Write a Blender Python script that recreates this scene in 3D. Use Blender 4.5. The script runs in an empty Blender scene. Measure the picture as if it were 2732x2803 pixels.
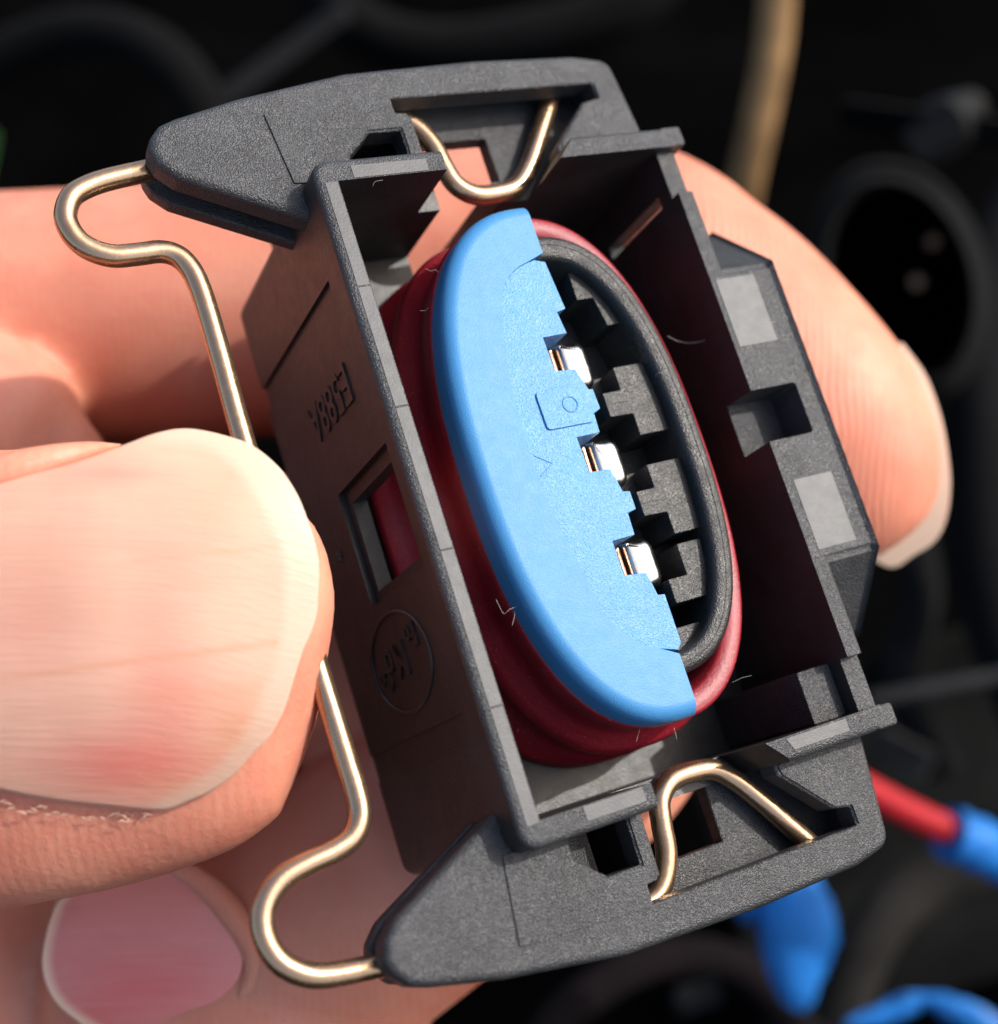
import bpy, bmesh, math, random
import numpy as np
from mathutils import Vector, Matrix
from mathutils.bvhtree import BVHTree
random.seed(3)
S = bpy.context.scene
COL = S.collection
PI = math.pi
MM = 0.001

# ------------------------------------------------------------------ camera, sky, sun, exposure
FPX = 3880.9                      # focal length in pixels of the 2732 x 2803 photograph
CAM_LOC = Vector((0, 0, 0.35))
CAM_ROT = Matrix.Rotation(math.radians(40), 4, 'X')
cam = bpy.data.cameras.new('camera')
cam.sensor_fit = 'HORIZONTAL'; cam.sensor_width = 36
cam.lens = FPX / 2732 * 36
cam.clip_start = 0.005; cam.clip_end = 50
cam.dof.use_dof = True
cam.dof.focus_distance = 0.0715
cam.dof.aperture_fstop = 32
camo = bpy.data.objects.new('camera', cam); COL.objects.link(camo)
CAM_M = Matrix.Translation(CAM_LOC) @ CAM_ROT
camo.matrix_world = CAM_M
S.camera = camo

SUN_C = Vector((0.70, 0.52, 0.49))          # towards the sun, in camera axes (x right, y up, z back)
SUN_W = (CAM_ROT.to_3x3() @ SUN_C).normalized()
sun = bpy.data.lights.new('sun', 'SUN'); sun.energy = 2.55; sun.angle = math.radians(0.6)
sun.color = (1.0, 0.96, 0.9)
suno = bpy.data.objects.new('sun', sun); COL.objects.link(suno)
suno.rotation_euler = SUN_W.to_track_quat('Z', 'Y').to_euler()
suno.location = (0.3, 0.2, 0.9)
W = bpy.data.worlds.new('World'); S.world = W; W.use_nodes = True
wn = W.node_tree.nodes; wl = W.node_tree.links
sky = wn.new('ShaderNodeTexSky'); sky.sky_type = 'NISHITA'; sky.sun_disc = False
sky.sun_elevation = math.asin(SUN_W.z)
sky.sun_rotation = math.atan2(SUN_W.x, SUN_W.y)
wn['Background'].inputs['Strength'].default_value = 0.15
sky.dust_density = 4.0; sky.ozone_density = 0.6
wl.new(sky.outputs[0], wn['Background'].inputs[0])
S.view_settings.view_transform = 'Standard'; S.view_settings.look = 'None'
S.view_settings.exposure = 0.92; S.view_settings.gamma = 1.0
S.view_settings.use_curve_mapping = False
try:
    S.cycles.use_denoising = True
    S.cycles.max_bounces = 10
except Exception:
    pass

# ------------------------------------------------------------------ frames of reference
# connector axes: v across the opening, u down its length, w out of the opening (all mm)
RC = np.array([[0.87774576, 0.30248434, -0.3715718], [-0.19856804, 0.93543984, 0.29244321], [0.43604256, -0.1829085, 0.88114208]])
TC = np.array([-8.0995356, -16.67542531, 71.35455895])
ORG = (9.85, 16.5, -17.0)         # origin of the connector object
def loc2cam(v, u, w):
    return RC @ np.array([v, u, -w]) + TC
def C2W(c):                       # camera mm (x right, y down, z forward) -> world metres
    return CAM_M @ Vector((c[0] * MM, -c[1] * MM, -c[2] * MM))
def PX(px, py, z):                # point z mm in front of the lens seen at 1904-wide pixel px, py
    f = FPX / 2732 * 1904
    return C2W(((px - 952) / f * z, (py - 976.5) / f * z, z))
def on_plane(px, py, ax, val):    # 2732-wide pixel -> connector point on the plane ax = val
    d = RC.T @ np.array([(px - 1366) / FPX, (py - 1401.5) / FPX, 1.0]); o = RC.T @ (-TC)
    d = d * [1, 1, -1]; o = o * [1, 1, -1]
    i = 'vuw'.index(ax); t = (val - o[i]) / d[i]
    return o + t * d
def A(px, py, w):
    p = on_plane(px, py, 'w', w); return (p[0], p[1])
def V(v, u, w):                   # connector mm -> connector object's own axes
    return Vector(((v - ORG[0]) * MM, -(u - ORG[1]) * MM, (w - ORG[2]) * MM))
_o = C2W(loc2cam(*ORG)); _x = C2W(loc2cam(ORG[0] + 1, ORG[1], ORG[2])) - _o
_y = C2W(loc2cam(ORG[0], ORG[1] - 1, ORG[2])) - _o
_x.normalize(); _y.normalize(); _z = _x.cross(_y)
ROOT_M = Matrix((( _x.x, _y.x, _z.x, _o.x), (_x.y, _y.y, _z.y, _o.y), (_x.z, _y.z, _z.z, _o.z), (0, 0, 0, 1)))

# ------------------------------------------------------------------ materials
def new_mat(name):
    m = bpy.data.materials.new(name); m.use_nodes = True
    nt = m.node_tree; b = nt.nodes['Principled BSDF']
    return m, nt, b
def coords(nt, scale=1000):
    tc = nt.nodes.new('ShaderNodeTexCoord'); mp = nt.nodes.new('ShaderNodeMapping')
    mp.inputs['Scale'].default_value = (scale,) * 3 if not isinstance(scale, tuple) else scale
    nt.links.new(tc.outputs['Object'], mp.inputs['Vector'])
    return mp.outputs['Vector']
def noise(nt, vec, scale, detail=3, rough=0.5):
    n = nt.nodes.new('ShaderNodeTexNoise'); n.inputs['Scale'].default_value = scale
    n.inputs['Detail'].default_value = detail; n.inputs['Roughness'].default_value = rough
    nt.links.new(vec, n.inputs['Vector']); return n.outputs['Fac']
def ramp(nt, fac, stops):
    r = nt.nodes.new('ShaderNodeValToRGB'); el = r.color_ramp.elements
    while len(el) < len(stops): el.new(0.5)
    for e, (p, c) in zip(el, stops):
        e.position = p; e.color = (*c, 1) if len(c) == 3 else c
    nt.links.new(fac, r.inputs['Fac']); return r.outputs['Color']
def mixc(nt, fac, a, b, mode='MIX'):
    m = nt.nodes.new('ShaderNodeMix'); m.data_type = 'RGBA'; m.blend_type = mode
    for sock, val in ((m.inputs[0], fac), (m.inputs[6], a), (m.inputs[7], b)):
        if hasattr(val, 'is_linked') or hasattr(val, 'links'): nt.links.new(val, sock)
        elif isinstance(val, (int, float)): sock.default_value = val
        else: sock.default_value = (*val, 1)
    return m.outputs[2]
def mapr(nt, fac, a, b, c, d):
    m = nt.nodes.new('ShaderNodeMapRange')
    for i, x in enumerate((a, b, c, d)): m.inputs[i + 1].default_value = x
    nt.links.new(fac, m.inputs[0]); return m.outputs[0]
def bump(nt, b, h, strength, dist, prev=None):
    bp = nt.nodes.new('ShaderNodeBump'); bp.inputs['Strength'].default_value = strength
    bp.inputs['Distance'].default_value = dist
    nt.links.new(h, bp.inputs['Height'])
    if prev: nt.links.new(prev, bp.inputs['Normal'])
    nt.links.new(bp.outputs[0], b.inputs['Normal']); return bp.outputs[0]

def plastic(name, col, rough, grain, grain_scale=7.0, spec=0.5, spread=0.12, dust=0.0, shade=0.35):
    m, nt, b = new_mat(name); v = coords(nt)
    big = noise(nt, v, 0.35, 4, 0.6)
    dark = tuple(c * (1 - shade) for c in col); light = tuple(min(1, c * (1 + shade)) for c in col)
    c = ramp(nt, big, [(0.3, dark), (0.7, light)])
    fine = noise(nt, v, grain_scale, 1, 0.5)
    if dust:
        sp = noise(nt, v, 3.1, 2, 0.5)
        f = mapr(nt, sp, 0.62, 0.8, 0, dust)
        c = mixc(nt, f, c, (0.45, 0.43, 0.4))
    nt.links.new(c, b.inputs['Base Color'])
    r = mapr(nt, noise(nt, v, 1.3, 4, 0.6), 0.3, 0.7, rough - spread, rough + spread)
    nt.links.new(r, b.inputs['Roughness'])
    b.inputs['Specular IOR Level'].default_value = spec
    bump(nt, b, fine, grain, 0.00009 if name == 'black_plastic' else 0.00006)
    return m
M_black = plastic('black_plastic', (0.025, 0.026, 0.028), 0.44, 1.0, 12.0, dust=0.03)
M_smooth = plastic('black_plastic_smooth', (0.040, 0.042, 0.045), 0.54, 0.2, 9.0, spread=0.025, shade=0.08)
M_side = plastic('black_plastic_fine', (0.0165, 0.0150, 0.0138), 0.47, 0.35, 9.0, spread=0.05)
M_core = plastic('black_core_plastic', (0.010, 0.010, 0.010), 0.45, 0.9, 11.0)
M_blue = plastic('blue_plastic', (0.040, 0.178, 0.375), 0.48, 0.3, 14.0, spec=0.3, shade=0.04, spread=0.03, dust=0.06)
M_blue2 = plastic('blue_plastic_coarse', (0.046, 0.190, 0.385), 0.44, 0.7, 10.0, spec=0.35, shade=0.05, spread=0.03, dust=0.1)

m, nt, b = new_mat('red_rubber'); v = coords(nt)
c = ramp(nt, noise(nt, v, 0.5, 4), [(0.3, (0.17, 0.005, 0.012)), (0.7, (0.235, 0.009, 0.019))])
sp = noise(nt, v, 6, 2)
c = mixc(nt, mapr(nt, sp, 0.66, 0.8, 0, 0.35), c, (0.75, 0.4, 0.42))
nt.links.new(c, b.inputs['Base Color'])
b.inputs['Roughness'].default_value = 0.45
b.inputs['Subsurface Weight'].default_value = 0.25; b.inputs['Subsurface Radius'].default_value = (1, 0.1, 0.1)
b.inputs['Subsurface Scale'].default_value = 0.0008
bump(nt, b, noise(nt, v, 5, 4, 0.65), 0.5, 0.00006)
M_red = m

def metal(name, col, rough, col2):
    m, nt, b = new_mat(name); v = coords(nt)
    c = ramp(nt, noise(nt, v, 0.45, 4, 0.6), [(0.3, col), (0.7, col2)])
    nt.links.new(c, b.inputs['Base Color']); b.inputs['Metallic'].default_value = 1
    nt.links.new(mapr(nt, noise(nt, v, 2.0, 5, 0.7), 0.3, 0.7, rough - 0.05, rough + 0.1), b.inputs['Roughness'])
    bump(nt, b, noise(nt, v, 4.5, 4, 0.7), 0.3, 0.00003)
    return m
M_wire = metal('bronze_wire', (0.46, 0.28, 0.16), 0.21, (0.42, 0.29, 0.19)); M_wire.node_tree.nodes['Principled BSDF'].inputs['Metallic'].default_value = 0.92
M_tin = metal('tinned_metal', (0.62, 0.61, 0.58), 0.20, (0.45, 0.44, 0.42))

# ------------------------------------------------------------------ mesh helpers
def finish(bm):
    bmesh.ops.remove_doubles(bm, verts=bm.verts, dist=1e-7)
    bmesh.ops.recalc_face_normals(bm, faces=bm.faces)
def mesh_from(bm, name):
    me = bpy.data.meshes.new(name); bm.to_mesh(me); bm.free(); return me
def smooth_by_angle(me, ang=35):
    for p in me.polygons: p.use_smooth = True
    try: me.set_sharp_from_angle(angle=math.radians(ang))
    except Exception: pass
def obj(name, bm, mat, parent=None, ang=35, label=None, fin=True):
    if fin: finish(bm)
    me = mesh_from(bm, name); smooth_by_angle(me, ang)
    if mat: me.materials.append(mat)
    o = bpy.data.objects.new(name, me); COL.objects.link(o)
    if parent is not None: o.parent = parent
    if label: o['label'] = label
    if ang < 45:
        wn_ = o.modifiers.new('weighted_normals', 'WEIGHTED_NORMAL'); wn_.keep_sharp = True; wn_.weight = 90
    return o
def tag(o, label, cat, group=None):
    o['label'] = label; o['category'] = cat
    if group: o['group'] = group
    return o
def area(p):
    return 0.5 * sum(p[i][0] * p[(i + 1) % len(p)][1] - p[(i + 1) % len(p)][0] * p[i][1] for i in range(len(p)))
def inset(poly, d, wt=None):
    n = len(poly); s = 1 if area(poly) > 0 else -1; out = []
    for i in range(n):
        p0, p1, p2 = poly[i - 1], poly[i], poly[(i + 1) % n]
        e1 = (p1[0] - p0[0], p1[1] - p0[1]); e2 = (p2[0] - p1[0], p2[1] - p1[1])
        l1 = math.hypot(*e1) or 1; l2 = math.hypot(*e2) or 1
        n1 = (-e1[1] / l1 * s, e1[0] / l1 * s); n2 = (-e2[1] / l2 * s, e2[0] / l2 * s)
        bx, by = n1[0] + n2[0], n1[1] + n2[1]; k = bx * bx + by * by
        m_ = 2 / max(k, 0.6) if k > 0 else 1
        w_ = 1 if wt is None else wt[i]
        out.append((p1[0] + bx * m_ / 1 * d * w_ * (1.0 if True else 0) , p1[1] + by * m_ * d * w_))
    return out
def loft(bm, loops, cap=True, closed=False):
    """loops: lists of Vectors of one length"""
    vs = [[bm.verts.new(p) for p in L] for L in loops]
    n = len(vs[0]); seq = list(range(len(vs) - 1)) + ([len(vs) - 1] if closed else [])
    for i in seq:
        a, c = vs[i], vs[(i + 1) % len(vs)]
        for j in range(n):
            bm.faces.new((a[j], a[(j + 1) % n], c[(j + 1) % n], c[j]))
    if cap and not closed:
        bm.faces.new(vs[0]); bm.faces.new(list(reversed(vs[-1])))
def slab(poly, wb, wf, r=0.0, rb=0.0, seg=4, wt=None, bm=None, P=None):
    """extrude a (v,u) outline from w=wb to w=wf (front), rounding the front edge by r"""
    P = P or V
    own = bm is None
    bm = bm or bmesh.new(); loops = []
    if rb:
        for k in range(seg + 1):
            a = PI / 2 * k / seg
            q = inset(poly, rb * (1 - math.sin(a)), wt); loops.append([P(x, y, wb + rb * (1 - math.cos(a))) for x, y in q])
    else: loops.append([P(x, y, wb) for x, y in poly])
    if r:
        for k in range(seg + 1):
            a = PI / 2 * k / seg
            q = inset(poly, r * (1 - math.cos(a)), wt); loops.append([P(x, y, wf - r * (1 - math.sin(a))) for x, y in q])
    else: loops.append([P(x, y, wf) for x, y in poly])
    loft(bm, loops)
    return bm
def rrect(a, b, c, d, r, n=5):
    out = []
    for cx, cy, s in ((a + r, c + r, 2), (b - r, c + r, 3), (b - r, d - r, 0), (a + r, d - r, 1)):
        for k in range(n + 1):
            t = PI / 2 * (s + k / n); out.append((cx + r * math.cos(t), cy + r * math.sin(t)))
    return out
def rect(a, b, c, d): return [(a, c), (b, c), (b, d), (a, d)]
def round_poly(poly, r, n=4):
    out = []; N = len(poly)
    for i in range(N):
        p0, p1, p2 = [Vector(q[:2]) for q in (poly[i - 1], poly[i], poly[(i + 1) % N])]
        rr = poly[i][2] if len(poly[i]) > 2 else r
        a = (p0 - p1); c = (p2 - p1); la, lc = a.length, c.length
        if rr <= 0 or la < 1e-6 or lc < 1e-6: out.append(tuple(p1)); continue
        a.normalize(); c.normalize(); half = a.angle(c) / 2
        if half > PI / 2 - 0.03: out.append(tuple(p1)); continue
        t = min(rr / math.tan(half), 0.45 * la, 0.45 * lc)
        s0, s1 = p1 + a * t, p1 + c * t
        for k in range(n + 1):
            f = k / n; out.append(tuple(s0 * (1 - f) ** 2 + p1 * 2 * f * (1 - f) + s1 * f ** 2))
    return out
def superell(cv, cu, a, b, n, N=96, t0=0, t1=2 * PI):
    out = []
    for k in range(N):
        t = t0 + (t1 - t0) * k / (N if abs(t1 - t0 - 2 * PI) < 1e-6 else N - 1)
        c, s = math.cos(t), math.sin(t)
        out.append((cv + a * math.copysign(abs(c) ** (2 / n), c), cu + b * math.copysign(abs(s) ** (2 / n), s)))
    return out
def catmull(pts, per=8):
    P = [np.array(p, float) for p in pts]; P = [2 * P[0] - P[1]] + P + [2 * P[-1] - P[-2]]; out = []
    for i in range(1, len(P) - 2):
        for k in range(per):
            t = k / per
            out.append(0.5 * ((2 * P[i]) + (-P[i - 1] + P[i + 1]) * t + (2 * P[i - 1] - 5 * P[i] + 4 * P[i + 1] - P[i + 2]) * t * t + (-P[i - 1] + 3 * P[i] - 3 * P[i + 1] + P[i + 2]) * t ** 3))
    out.append(P[-2]); return out
def fillet_path(pts, n=7):
    """3-D polyline with a radius at each inner point -> smooth path"""
    out = [Vector(pts[0][:3])]
    for i in range(1, len(pts) - 1):
        p0, p1, p2 = [Vector(q[:3]) for q in pts[i - 1:i + 2]]; r = pts[i][3] if len(pts[i]) > 3 else 1
        a = (p0 - p1); c = (p2 - p1); la, lc = a.length, c.length; a.normalize(); c.normalize()
        half = max(0.05, a.angle(c) / 2); t = min(r / math.tan(half), 0.49 * la, 0.49 * lc)
        rr = t * math.tan(half); s0 = p1 + a * t
        ctr = p1 + (a + c).normalized() * (rr / math.sin(half)); ax = (s0 - ctr); end = p1 + c * t - ctr
        tot = ax.angle(end) if ax.length > 1e-9 and end.length > 1e-9 else 0
        nn = ax.cross(end)
        if nn.length < 1e-12: out.append(p1); continue
        nn.normalize()
        for k in range(n + 1):
            out.append(ctr + (Matrix.Rotation(tot * k / n, 3, nn) @ ax))
    out.append(Vector(pts[-1][:3])); return out
def tube(bm, path, r, seg=20, cap=True):
    """sweep a circle along world/local Vectors; r number or list"""
    n = len(path); rs = r if isinstance(r, (list, tuple)) else [r] * n
    T = []
    for i in range(n):
        t = (path[min(i + 1, n - 1)] - path[max(i - 1, 0)]); t.normalize(); T.append(t)
    ref = Vector((0, 0, 1)) if abs(T[0].z) < 0.9 else Vector((1, 0, 0))
    nrm = T[0].cross(ref).normalized(); loops = []
    for i in range(n):
        nrm = (nrm - T[i] * nrm.dot(T[i])).normalized(); bn = T[i].cross(nrm)
        loops.append([path[i] + (nrm * math.cos(2 * PI * k / seg) + bn * math.sin(2 * PI * k / seg)) * rs[i] for k in range(seg)])
    loft(bm, loops, cap=cap)
def boolean(base_bm, ops, name):
    """ops: list of ('DIFFERENCE'|'UNION', bmesh); everything evaluated once, exactly. Built in mm-size units x1000."""
    tmp = []
    def tmpobj(bm):
        finish(bm); bmesh.ops.scale(bm, verts=bm.verts, vec=(1000, 1000, 1000))
        me = mesh_from(bm, 'tmp'); o = bpy.data.objects.new('tmp', me); COL.objects.link(o); tmp.append(o); return o
    base = tmpobj(base_bm)
    for kind, bm in ops:
        o = tmpobj(bm); md = base.modifiers.new('b', 'BOOLEAN'); md.operation = kind; md.object = o; md.solver = 'EXACT'
    dg = bpy.context.evaluated_depsgraph_get(); dg.update()
    me = bpy.data.meshes.new_from_object(base.evaluated_get(dg))
    out = bmesh.new(); out.from_mesh(me)
    for o in tmp:
        m_ = o.data; bpy.data.objects.remove(o); bpy.data.meshes.remove(m_)
    bpy.data.meshes.remove(me)
    bmesh.ops.dissolve_degenerate(out, dist=0.001, edges=out.edges)
    bmesh.ops.scale(out, verts=out.verts, vec=(0.001, 0.001, 0.001))
    return out
def soft_bevel(bm, width, angle=38, seg=2):
    """round every sharp edge a little (width in mm)"""
    bmesh.ops.scale(bm, verts=bm.verts, vec=(1000, 1000, 1000))
    es = [e for e in bm.edges if len(e.link_faces) == 2 and e.calc_face_angle(0) > math.radians(angle)]
    try: bmesh.ops.bevel(bm, geom=es, offset=width, segments=seg, profile=0.6, affect='EDGES', clamp_overlap=True)
    except Exception as ex: print('bevel', ex)
    bmesh.ops.scale(bm, verts=bm.verts, vec=(0.001, 0.001, 0.001))
def mir(poly): return [(p[0], 33 - p[1], *p[2:]) for p in poly]

# ================================================================== THE CONNECTOR
conn = bpy.data.objects.new('electrical_connector', None); COL.objects.link(conn)
conn.matrix_world = ROOT_M; conn.empty_display_size = 0.01
tag(conn, 'black plastic connector with blue oval face and red seal, held between thumb and finger', 'electrical connector')

# ---- housing: rectangular shroud
outer = slab(rrect(-1.2, 20.85, -1.25, 34.25, 0.9), -17.2, 0, r=0.42, seg=4)
ops = []
def box(v0, v1, u0, u1, w0, w1): return slab(rect(v0, v1, u0, u1), w0, w1)
# swelling on the right wall with sloping ends
bm = bmesh.new()
prof = [(7.9, 0.02), (24.9, 0.02), (28.9, -4.0), (28.9, -17.0), (4.1, -17.0), (4.1, -4.0)]
loft(bm, [[V(v, u, w) for u, w in prof] for v in (18.5, 24.05)])
soft_bevel(bm, 0.25, 30, 3)
ops.append(('UNION', bm))
ops.append(('UNION', slab(rrect(20.0, 21.4, -1.22, -0.02, 0.2, 3), -6, -0.03, r=0.15)))
ops.append(('UNION', slab(rrect(20.0, 21.4, 33.02, 34.22, 0.2, 3), -6, -0.03, r=0.15)))
ops.append(('DIFFERENCE', box(0, 19.7, 0, 33, -10.5, 2)))
for M_ in (lambda p: p, mir):
    # mouth of the spring clip, deeper slot behind it, step in the right wall, thin slit in that wall
    ops.append(('DIFFERENCE', slab(M_([(6.15, 0.6), (6.15, -3.0), (14.6, -3.0), (14.35, -1.3), (13.05, 0.02), (13.05, 0.6)]), -4.7, 2)))
    ops.append(('DIFFERENCE', slab(M_(rect(19.4, 22.3, 0.02, 2.86)), -0.7, 2)))
    ops.append(('DIFFERENCE', slab(M_(rect(19.4, 24.5, 2.15, 2.86)), -8.3, -1.9)))
ops.append(('DIFFERENCE', slab(rect(7.5, 11.2, -2.2, 2.4), -20, -4.0)))
ops.append(('DIFFERENCE', slab(rrect(19.0, 22.75, 14.95, 17.95, 0.2, 3), -2.5, 2)))
# left wall: grooves, window recess, window
def sidecut(u0, u1, w0, w1, v0, v1): return box(v0, v1, u0, u1, w0, w1)
ops.append(('DIFFERENCE', sidecut(4.3, 5.85, -18, -2.2, -2, -0.98)))
ops.append(('DIFFERENCE', sidecut(27.15, 28.7, -18, -2.2, -2, -1.1)))
ops.append(('DIFFERENCE', sidecut(13.5, 19.95, -9.9, -1.35, -2, -0.85)))
ops.append(('DIFFERENCE', sidecut(14.3, 19.3, -9.1, -1.35, -2, 0.5)))
hb = boolean(outer, ops, 'housing')
soft_bevel(hb, 0.10, 50, 2)
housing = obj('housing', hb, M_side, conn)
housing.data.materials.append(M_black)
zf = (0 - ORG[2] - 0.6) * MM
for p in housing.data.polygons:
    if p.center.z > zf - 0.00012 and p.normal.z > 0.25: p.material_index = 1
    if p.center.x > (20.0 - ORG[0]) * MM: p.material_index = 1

# ---- ledges inside the corners and beside the notch
for name, poly, w0, w1 in (('corner_ledge', rect(17.5, 19.68, 30.1, 32.98), -10.45, -1.7),
                           ('corner_ledge', rect(0.02, 1.3, 0.02, 1.6), -10.45, -6.5)):
    bm = slab(round_poly(poly, 0.15, 3), w0, w1, r=0.1, seg=2)
    obj(name, bm, M_black, conn)

# ---- smooth bright witness faces left by the mould (flat pads 0.03 mm proud)
def pad(poly, w, name='polished_pad', mat=None):
    bm = slab(poly, w - 0.02, w + 0.03)
    return obj(name, bm, mat or M_smooth, housing)
for u0, u1 in ((0.05, 5.75), (5.85, 12.2), (12.3, 19.6), (19.7, 27.4), (27.5, 33.1)):
    pad(rect(-0.72, -0.06, u0, u1), 0.0)
pad([(0.9, -0.75), (5.1, -0.72), (5.1, -0.06), (0.9, -0.06)], 0.0)
pad([(2.3, 33.06), (5.6, 33.06), (5.6, 33.75), (2.3, 33.75)], 0.0)
pad([(14.3, 33.1), (18.2, 33.1), (18.2, 33.75), (14.6, 33.75)], 0.0)
pad(rect(20.0, 22.6, 8.35, 12.4), 0.02)
pad(rect(20.3, 22.9, 20.3, 24.3), 0.02)

# ---- two side brackets (wings) that carry the spring clip
wing_out = [(20.3, -3.0, 0.1), (19.85, -7.0, 1.1), (17.5, -7.45, 2.0), (11.0, -7.6, 3.0), (3.2, -7.35, 3.0), (-3.0, -6.35, 3.0),
            (-6.6, -5.48, 1.0), (-7.5, -5.15, 0.8), (-8.1, -4.5, 0.7), (-8.35, -3.75, 0.7), (-8.1, -2.95, 0.7), (-7.3, -2.12, 1.0), (-0.5, 1.3, 0.0), (-0.5, -0.6, 0.0), (6.2, -0.6, 0.0), (20.55, -0.6, 0)]
win_main = [(5.3, -5.5), (18.1, -5.5), (18.1, -4.5), (17.0, -4.28), (14.45, -1.75), (14.3, -0.2), (6.2, -0.2), (6.15, -4.4), (5.3, -4.45)]
win_small = [(2.0, -1.2), (1.95, -2.35), (3.45, -3.6), (5.3, -3.6), (5.3, -1.2)]
hole_back = [(7.4, -4.25), (11.85, -4.2), (11.85, -0.3), (7.4, -0.3)]
def bracket(M_):
    fo = round_poly(M_(wing_out), 0.2, 5)
    front = slab(fo, -3.45, -2.0, r=0.5, seg=4)
    fr = boolean(front, [('DIFFERENCE', slab(M_(win_main), -6, 0)), ('DIFFERENCE', slab(M_(win_small), -6, 0))], 'front_plate')
    soft_bevel(fr, 0.07, 50, 1)
    root = obj('clip_bracket', fr, M_black, conn)
    back = slab(inset(fo, 0.12), -6.0, -4.95, r=0.15, rb=0.3, seg=3)
    bk = boolean(back, [('DIFFERENCE', slab(M_(hole_back), -8, 0)), ('DIFFERENCE', slab(M_([(1.7, -0.4), (1.7, -3.6), (3.3, -5.3), (6.6, -5.3), (6.6, -0.4)]), -8, 0))], 'back_plate')
    soft_bevel(bk, 0.06, 50, 1)
    obj('back_plate', bk, M_black, root)
    pk = boolean(slab(M_(rect(1.2, 7.1, -5.8, -1.3)), -15.0, -5.9), [('DIFFERENCE', slab(M_([(1.7, -1.4), (1.7, -3.6), (3.3, -5.3), (6.6, -5.3), (6.6, -1.4)]), -14.5, 0))], 'pocket')
    obj('pocket', pk, M_side, root)
    if M_ is mir:
        wd = bmesh.new(); q = M_([(1.75, -1.45), (1.75, -2.5), (3.3, -3.75), (4.3, -3.75), (4.3, -1.45)])
        loft(wd, [[V(a_, c_, -9.3) for a_, c_ in q], [V(a_, c_, -3.55 - (a_ - 1.75) * 0.45) for a_, c_ in q]])
        obj('sloping_facet', wd, M_black, root)
    # web between the plates along the far edge and the ends
    web = [(20.2, -0.7), (20.0, -3.0), (19.5, -6.8), (17.5, -7.2), (11.0, -7.33), (3.2, -7.1), (-3.0, -6.1), (-4.6, -5.7), (-4.5, -5.2), (-3.0, -5.35), (3.2, -6.25), (11, -6.5), (18.4, -6.4), (18.9, -3.0), (17.6, -3.2), (15.2, -0.7)]
    obj('web', slab(M_(web), -4.97, -3.43), M_black, root)
    # raised insert field with its fine parting line
    f1 = [(1.0, -0.95), (-1.5, -1.1), (-2.0, -5.2), (5.22, -5.6), (5.22, -4.55), (5.9, -4.5), (5.9, -1.35), (5.42, -1.3), (5.42, -3.72), (3.4, -3.72), (1.85, -2.42), (1.85, -1.3)]
    f2 = [(18.2, -5.5), (18.2, -4.42), (17.1, -4.2), (14.75, -1.85), (14.6, -1.3), (18.75, -1.3), (19.0, -5.2)]
    for f in (f1, f2):
        obj('insert_field', slab(round_poly(M_(f), 0.12, 2), -2.03, -1.91), M_black, root)
    return root
b1 = bracket(lambda p: p)
b2 = bracket(mir)

# ---- spring clip: one bent wire in the plane between the bracket plates
half_line = [(4.9, -5.55, -4.25), (6.3, -5.62, -4.22), (7.3, -5.0, -4.2), (8.0, -3.7, -4.15), (8.25, -2.2, -4.1), (8.6, -1.1, -4.1), (9.5, -0.38, -4.1), (10.8, -0.28, -4.1), (12.2, -0.55, -4.1), (13.3, -1.5, -4.1), (14.3, -2.8, -4.1), (15.4, -4.4, -4.12), (16.6, -6.1, -4.15)]
def clip_half():
    return [(5.2, -5.75, -4.25, 0.5), (6.9, -5.7, -4.2, 0.9), (8.3, -3.7, -4.15, 1.3), (8.35, -1.35, -4.1, 1.2), (9.6, -0.25, -4.1, 1.6), (12.3, -0.35, -4.1, 1.3), (13.8, -1.9, -4.1, 1.5), (16.6, -6.2, -4.15, 0.5)]
def P3(p, m=False): return (*V(p[0], (33 - p[1]) if m else p[1], p[2]), (p[3] if len(p) > 3 else 1) * MM)
W0 = -4.15
line_px = [(470, 452), (403, 467), (294, 492), (235, 513), (197, 538), (181, 576), (183, 612), (210, 656), (252, 685), (311, 701), (378, 696), (441, 689), (487, 702), (521, 736), (546, 786), (571, 862), (609, 996), (655, 1164), (740, 1450), (835, 1720),
           (908, 1950), (949, 2084), (976, 2173), (985, 2235), (963, 2292), (908, 2332), (840, 2364), (772, 2405), (731, 2460), (717, 2521), (731, 2583), (772, 2637), (840, 2668), (915, 2668), (1038, 2643), (1100, 2630)]
mid_line = [(*A(x, y, W0), W0) for x, y in line_px]
mid_line = [(5.2, -5.75, W0), (-1.0, -5.0, W0)] + mid_line + [(-1.0, 38.0, W0), (5.2, 38.75, W0)]
path = [V(*p) for p in catmull(mid_line, 6)]
def clip_wire():
    bm = bmesh.new()
    tube(bm, path, 0.575 * MM, 24)
    for m_ in (False, True):
        tube(bm, [V(*p) for p in catmull([(p[0], 33 - p[1] if m_ else p[1], p[2]) for p in half_line], 7)], 0.56 * MM, 22)
    return bm
spring = obj('spring_clip', clip_wire(), M_wire, conn, ang=60)

# ---- oval core
CU = 16.45; CV = 9.85
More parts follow.
